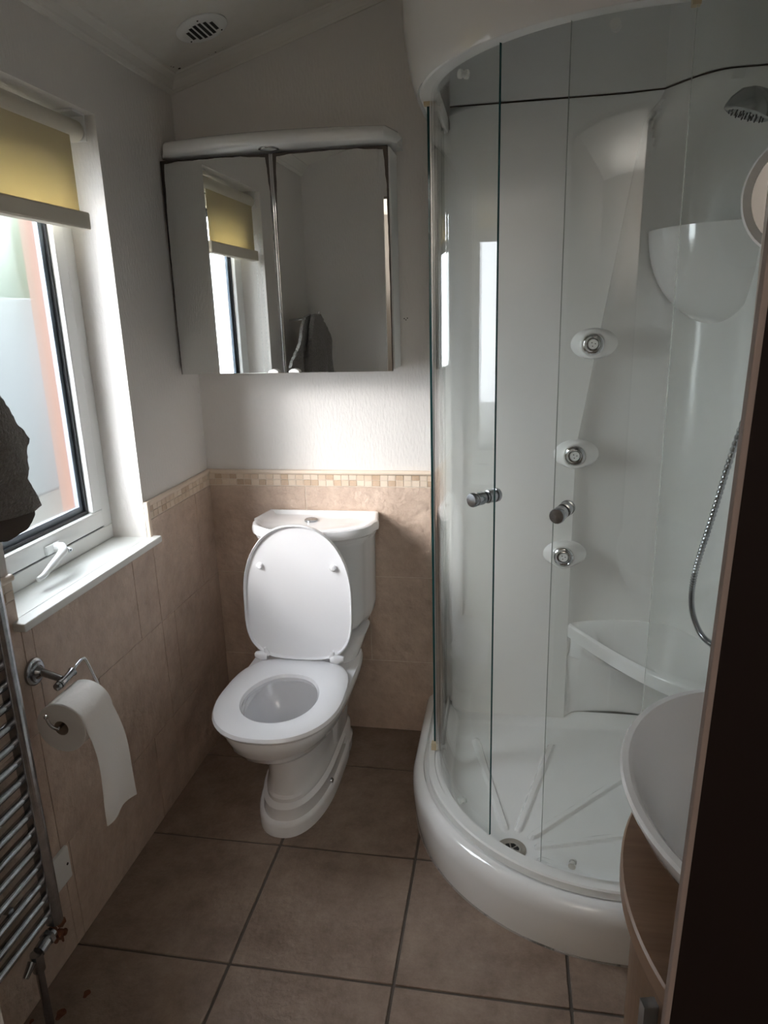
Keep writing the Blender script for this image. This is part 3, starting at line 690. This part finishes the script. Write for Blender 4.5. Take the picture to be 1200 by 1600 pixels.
# hose as a ribbed tube
def catmull(P, n=24):
    P = [Vector(p) for p in P]; out = []
    for i in range(len(P) - 1):
        p0, p1, p2, p3 = P[max(i - 1, 0)], P[i], P[i + 1], P[min(i + 2, len(P) - 1)]
        for k in range(n):
            t_ = k / n; out.append(.5 * ((2 * p1) + (p2 - p0) * t_ + (2 * p0 - 5 * p1 + 4 * p2 - p3) * t_ ** 2 + (3 * p1 - p0 - 3 * p2 + p3) * t_ ** 3))
    return out + [P[-1]]
hose = [(1.640, -.585, 1.68), (1.640, -.53, 1.45), (1.618, -.38, 1.15), (1.595, -.32, .93), (1.568, -.31, .77), (1.565, -.32, .67), (1.585, -.35, .605), (1.61, -.40, .59), (1.635, -.47, .61), (1.65, -.56, .70), (1.655, -.62, .86)]
pts = catmull(hose, 60); MB().tube(pts, [.0088 if (k % 4) < 2 else .0070 for k in range(len(pts))], 10).build('hose', 'chromedull', H)
MB().lathe((1.665, -.62, .87), (-1, 0, 0), [(.035, 0), (.033, .012), (.020, .016), (.020, .05), (.0005, .052)], 28).build('outlet_elbow', 'chrome', H)

# ---------------------------------------------------------------- round chrome mirror near the door
R_m = thing('shaving_mirror', (1.50, -1.0, 1.63), 'round chrome rimmed shaving mirror above the basin', 'mirror')
mc = Vector((1.505, -1.000, 1.662)); mn = Vector((-.45, -.88, .02)).normalized()
mo = MB().lathe(mc, mn, [(.084, -.012), (.096, -.010), (.100, -.004), (.100, .004), (.096, .009), (.084, .004)], 64, True, False); mo.build('mirror_rim', 'acrylic', R_m)
MB().lathe(mc, mn, [(.085, .001), (.084, .0035), (.0005, .0035)], 64).build('mirror_glass', 'chrome', R_m)
MB().tube([mc - mn * .012, mc + Vector((.05, .06, -.01)), (1.66, -.93, 1.63)], .008, 12).lathe((1.70, -.93, 1.63), (-1, 0, 0), [(.028, 0), (.026, .04), (.0005, .042)], 24).build('mirror_arm', 'chrome', R_m)

# ---------------------------------------------------------------- towel radiator
RD = thing('towel_radiator', (.07, -1.42, .22), 'chrome ladder towel radiator on the left wall', 'radiator')
def dbar(x, y, z0, z1):
    m = MB(); pr = [(x - .012, y - .015), (x + .008, y - .015), (x + .015, y - .008), (x + .0165, y), (x + .015, y + .008), (x + .008, y + .015), (x - .012, y + .015)]
    return m.prism(pr, z0, z1, 2, False)
RB, RT = .235, 1.085
r1 = dbar(.085, -1.200, RB, RT).build('upright', 'chromedull', RD, bevel=.002); dbar(.085, -1.665, RB, RT).build('upright', 'chromedull', RD, bevel=.002)
k = 0; z = .262
while z < 1.07:
    MB().tube([(.076, -1.213, z), (.076, -1.65, z)], .0098, 14).build('rung', 'chromedull', RD); z += .0425
for z in (.34, .98): MB().tube([(.075, -1.30, z + .02), (.0075, -1.30, z + .02)], .008, 10).build('wall_bracket', 'chromedull', RD)
rs = MB()
for k in range(16):
    bm = bmesh.new(); bmesh.ops.create_icosphere(bm, subdivisions=2, radius=.010 * random.uniform(.5, 1.1))
    o_ = Vector((.086 + random.uniform(-.010, .010), -1.198 + random.uniform(-.012, .010), .205 + random.uniform(-.015, .03)))
    for v in bm.verts: v.co = v.co * (1 + .4 * noise.noise(v.co * 200)) + o_
    rs.bm(bm, True)
rs.tube([(.088, -1.195, .20), (.090, -1.193, .175)], [.006, .002], 8)
rs.build('rusted_end', 'rust', RD, weld=False)
vv = MB(); vv.tube([(.085, -1.215, .222), (.085, -1.262, .218)], .013, 16).tube([(.085, -1.225, .222), (.085, -1.235, .222)], .017, 6).tube([(.085, -1.27, .222), (.085, -1.27, .18)], .013, 16).tube([(.085, -1.285, .215), (.085, -1.31, .20)], [.009, .006], 10).build('valve', 'chromedull', RD)
MB().tube([(.085, -1.27, .185), (.085, -1.27, .0)], .0085, 14).build('pipe', 'chromedull', RD)

# ---------------------------------------------------------------- towel
def towel_fold(pts2, x0, th, seed, mat_='towel'):
    """pts2: outline (y,z) polygon; made into a thick, rumpled cloth slab"""
    bm = bmesh.new(); vs = [bm.verts.new((0, p[0], p[1])) for p in pts2]; bm.faces.new(vs)
    bmesh.ops.triangulate(bm, faces=bm.faces[:]); 
    for _ in range(4): bmesh.ops.subdivide_edges(bm, edges=bm.edges[:], cuts=1, use_grid_fill=True)
    g = bmesh.ops.solidify(bm, geom=bm.faces[:], thickness=th)
    for v in bm.verts:
        p = v.co; f1 = .022 * math.sin(p.y * 34 + seed + p.z * 6) + .018 * noise.noise(Vector((p.y * 9, p.z * 5, seed)))
        v.co = Vector((x0 + p.x + f1 * smooth01((1.52 - p.z) / .25) + .003 * noise.noise(p * 70), p.y + .003 * noise.noise(p * 60), p.z + .003 * noise.noise(p * 55 + Vector((5, 0, 0)))))
    m = MB(); m.bm(bm, True); return m
TW = thing('towel', (.10, -1.36, 1.12), 'dark grey towel draped beside the window', 'towel')
towel_fold([(-1.36, 1.50), (-1.27, 1.49), (-1.21, 1.44), (-1.13, 1.375), (-1.07, 1.31), (-1.035, 1.275), (-1.065, 1.245), (-1.11, 1.21), (-1.20, 1.20), (-1.36, 1.22)], .095, .014, 1.0).build('back_fold', 'towel', TW)
tf = towel_fold([(-1.40, 1.50), (-1.30, 1.50), (-1.245, 1.38), (-1.20, 1.31), (-1.15, 1.235), (-1.128, 1.19), (-1.102, 1.155), (-1.22, 1.150), (-1.36, 1.16), (-1.50, 1.17), (-1.64, 1.20), (-1.60, 1.32), (-1.52, 1.44)], .125, .020, 2.2).build('front_fold', 'towel', TW)
towel_fold([(-1.100, 1.158), (-1.12, 1.140), (-1.155, 1.118), (-1.182, 1.106), (-1.26, 1.12), (-1.36, 1.13), (-1.36, 1.16), (-1.22, 1.152)], .118, .010, 2.2).build('woven_band', 'towelband', TW)
MB().tube([(.0, -1.36, 1.475), (.13, -1.36, 1.485), (.15, -1.36, 1.51)], .006, 10).build('wall_hook', 'chrome')

tag(bpy.data.objects['wall_hook'], 'chrome wall hook holding the dark grey towel', 'hook')
# ---------------------------------------------------------------- toilet roll holder and roll
HO = thing('toilet_roll_holder', (.0, -1.035, .749), 'chrome toilet roll holder on the tiled left wall', 'toilet roll holder')
MB().lathe((.007, -1.035, .749), (1, 0, 0), [(.031, 0), (.031, .006), (.027, .009), (.024, .009), (.022, .013), (.016, .014), (.011, .020), (.009, .024)], 36).build('rose', 'chromedull', HO)
MB().tube([(.028, -1.035, .749), (.075, -1.035, .735)], [.009, .0075], 14).build('post', 'chromedull', HO)
MB().tube([(.080, -1.052, .730), (.080, -1.046, .731), (.080, -1.040, .731), (.080, -1.010, .735), (.080, -1.002, .736)], [.010, .010, .0085, .0085, .011], 16).lathe((.080, -1.052, .730), (0, -1, 0), [(.007, 0), (.0095, .004), (.0085, .011), (.0005, .014)], 14).build('collar', 'chromedull', HO)
RC = Vector((.112, -1.055, .662))
MB().tube(catmull([(.080, -1.002, .737), (.082, -.985, .745), (.085, -.968, .750), (.088, -.960, .744), (.102, -.958, .70), (.110, -.960, .678), (.112, -.972, .672), (.112, -1.05, .669), (.112, -1.11, .667), (.110, -1.124, .668), (.102, -1.130, .680), (.096, -1.131, .697)], 6), .0034, 10).lathe((.096, -1.131, .695), (0, 0, 1), [(.003, 0), (.0055, .003), (.0055, .007), (.0005, .010)], 12).build('wire_arm', 'chrome', HO)
RL = thing('toilet_roll', tuple(RC), 'white toilet roll hanging on the chrome holder', 'toilet roll')
rr_ = MB(); RO = .057; y0r, y1r = -1.112, -1.004
rr_.lathe((RC.x, y0r, RC.z), (0, 1, 0), [(.0165, .003), (.017, 0), (RO - .001, 0), (RO, .001), (RO, y1r - y0r - .001), (RO - .001, y1r - y0r), (.0165, y1r - y0r), (.0165, .003)], 64, False, False); rr_.build('paper_roll', 'paper', RL)
MB().lathe((RC.x, y0r + .001, RC.z), (0, 1, 0), [(.0166, 0), (.0166, y1r - y0r - .002), (.0152, y1r - y0r - .002), (.0152, 0), (.0166, 0)], 40, False, False).build('core', 'card', RL)
shp = MB(); rg = []; ns = 44; nu = 20
for side in (0, 1):
    for i in range(ns + 1) if side == 0 else range(ns, -1, -1):
        row = []
        for j in range(nu + 1):
            u = j / nu; y = lerp(y0r + .002, y1r - .002, u); th_ = .0012 * side
            if i <= 16:
                a = math.radians(lerp(110, 0, i / 16)); x = RC.x + (RO + .0015 - th_) * math.cos(a); z = RC.z + (RO + .0015 - th_) * math.sin(a)
            else:
                t_ = (i - 16) / (ns - 16); x = RC.x + RO + .0015 - th_ + .016 * math.sin(t_ * 2.4) + .010 * t_ * math.sin(u * 5 + 1); z = RC.z - t_ * lerp(.235, .262, u) ; y += t_ * (-.006 + .040 * u) + .006 * math.sin(t_ * 6)
            row.append((x, y, z))
        rg.append(row)
rg.append(rg[0]); shp.loft(rg, False); shp.build('hanging_sheet', 'paper', RL)

# ---------------------------------------------------------------- connection plate
PLT = thing('outlet_plate', (.007, -1.078, .245), 'white plastic outlet plate low on the tiled left wall', 'wall plate')
MB().box((.007, -1.121, .200), (.017, -1.036, .288), .003).build('plate', 'plastic', PLT)
MB().lathe((.017, -1.048, .244), (1, 0, 0), [(.0035, 0), (.003, .001)], 10).build('screw', 'dark', PLT)

# ---------------------------------------------------------------- basin, worktop, vanity
BX, BY = 1.432, -1.40
BA = tag(bpy.data.objects.new('basin', None), 'oval white ceramic basin on the oak worktop', 'basin'); COL.objects.link(BA); BA.location = (BX, BY, .745)
def ering(a, b, z, n=72): return [(BX + a * math.cos(2 * math.pi * k / n), BY + b * math.sin(2 * math.pi * k / n), z) for k in range(n)]
MB().loft([ering(.10, .14, .7535), ering(.13, .175, .757), ering(.175, .23, .775), ering(.205, .268, .810), ering(.217, .282, .835), ering(.220, .285, .845), ering(.217, .282, .850), ering(.208, .272, .850), ering(.200, .263, .843), ering(.185, .245, .81), ering(.15, .20, .777), ering(.09, .12, .762), ering(.02, .02, .758)], True, True, True).build('bowl', 'ceramic', BA)
MB().lathe((BX, BY, .758), (0, 0, 1), [(.022, 0), (.022, .004), (.0005, .005)], 24).build('waste', 'chrome', BA)
def wt(r, z, xc=1.605, yc=-1.50, n=40, xw=XR - .002, ylo=YF + .003):
    pts = []
    for i in range(n + 1):
        a = math.radians(lerp(88, -60, i / n)); x = xc - r * math.cos(a); y = yc + r * math.sin(a); pts.append((x, max(y, ylo)))
    y_lo = pts[-1][1]; pts += [(xw, y_lo), (xw, pts[0][1])]
    return [(p[0], p[1], z) for p in pts]
WT = MB().loft([wt(.396, .722), wt(.400, .725), wt(.400, .748), wt(.397, .751)], True, False, False)
ids = wt(.397, .751); n = len(ids); WT.mat(1).add(ids, [tuple(range(n))], False).add(wt(.396, .722), [tuple(range(n))[::-1]], False)
tag(WT.build('worktop', ['woodedge', 'wood']), 'bow-fronted oak laminate worktop under the basin', 'worktop')
VN = thing('vanity_unit', (1.48, -1.48, 0), 'oak vanity cabinet below the worktop', 'cabinet')
MB().loft([wt(.360, .05), wt(.360, .720)], True, True, True, False).build('carcass', 'wood', VN)
MB().loft([wt(.32, .001), wt(.32, .05)], True, True, True, False).build('plinth', 'darkwood', VN)
def vdoor(a0, a1, r=.378):
    m = MB(); n = 14; rg = []
    for z in (.06, .715):
        o_ = [(1.605 - r * math.cos(math.radians(lerp(a0, a1, i / n))), -1.5 + r * math.sin(math.radians(lerp(a0, a1, i / n)))) for i in range(n + 1)]
        i_ = [(1.605 - (r - .016) * math.cos(math.radians(lerp(a0, a1, i / n))), -1.5 + (r - .016) * math.sin(math.radians(lerp(a0, a1, i / n)))) for i in range(n, -1, -1)]
        rg.append([(p[0], p[1], z) for p in o_ + i_])
    m.loft(rg, True, True, True, False); o = m.build('door', 'wood', VN); return o
def vhandle(par, ang, z0=.50, z1=.60, r=.378):
    a = math.radians(ang); c0 = Vector((1.605 - (r + .012) * math.cos(a), -1.5 + (r + .012) * math.sin(a), 0)); m = MB(); n_ = Vector((-math.cos(a), math.sin(a), 0)); t_ = Vector((math.sin(a), math.cos(a), 0))
    pr = [c0 + n_ * .006 + t_ * .007, c0 + n_ * .006 - t_ * .007, c0 - n_ * .013 - t_ * .007, c0 - n_ * .013 + t_ * .007]
    m.loft([[(p.x, p.y, z) for p in pr] for z in (z0, z1)], True, True, True, False); m.build('handle', 'greyplastic', par)
d1 = vdoor(84, 16); d2 = vdoor(15, -33.5); vhandle(d1, 58, .565, .665); vhandle(d2, -13, .575, .668)

# ---------------------------------------------------------------- doorway: dark leaf at the right edge, hallway behind the camera
D = struct(bpy.data.objects.new('door_1', None), 'dark brown door leaf close to the camera at the right', 'door'); COL.objects.link(D); D.location = (1.45, -1.74, 0)
MB().box((DX1 + .002, -1.775, 0), (2.1, -1.763, 2.04)).build('door_panel', 'darkwood', D)
MB().box((DX1 - .003, -1.775, 0), (DX1 + .002, -1.765, 2.04), .001).build('door_edge', 'dooredge', D)
D.rotation_euler = (0, .024, 0); D.location.x += -.022
hl = MB(); 
hl.box((-.4, -4.4, 0), (-.3, -1.76, 2.3)).box((2.3, -4.4, 0), (2.4, -1.76, 2.3)).box((-.4, -4.5, 0), (2.4, -4.4, 2.3))
struct(MB().box((-.4, -4.4, 2.3), (2.4, -1.76, 2.36)).build('ceiling_hallway', 'hallceiling'), 'white hallway ceiling', 'ceiling')
hl.box((-.4, -1.80, 0), (0, -1.76, 2.3)).box((XR + .42, -1.80, 0), (2.4, -1.76, 2.3)).box((-.4, -1.80, 2.05), (2.4, -1.762, 2.3))
struct(hl.build('wall_hallway', 'hall', weld=False), 'hallway walls behind the camera', 'wall')
struct(MB().box((-.4, -4.4, -.05), (2.4, -1.76, 0)).build('floor_hallway', 'hallfloor'), 'dark hallway carpet', 'floor')
bpy.context.view_layer.update()
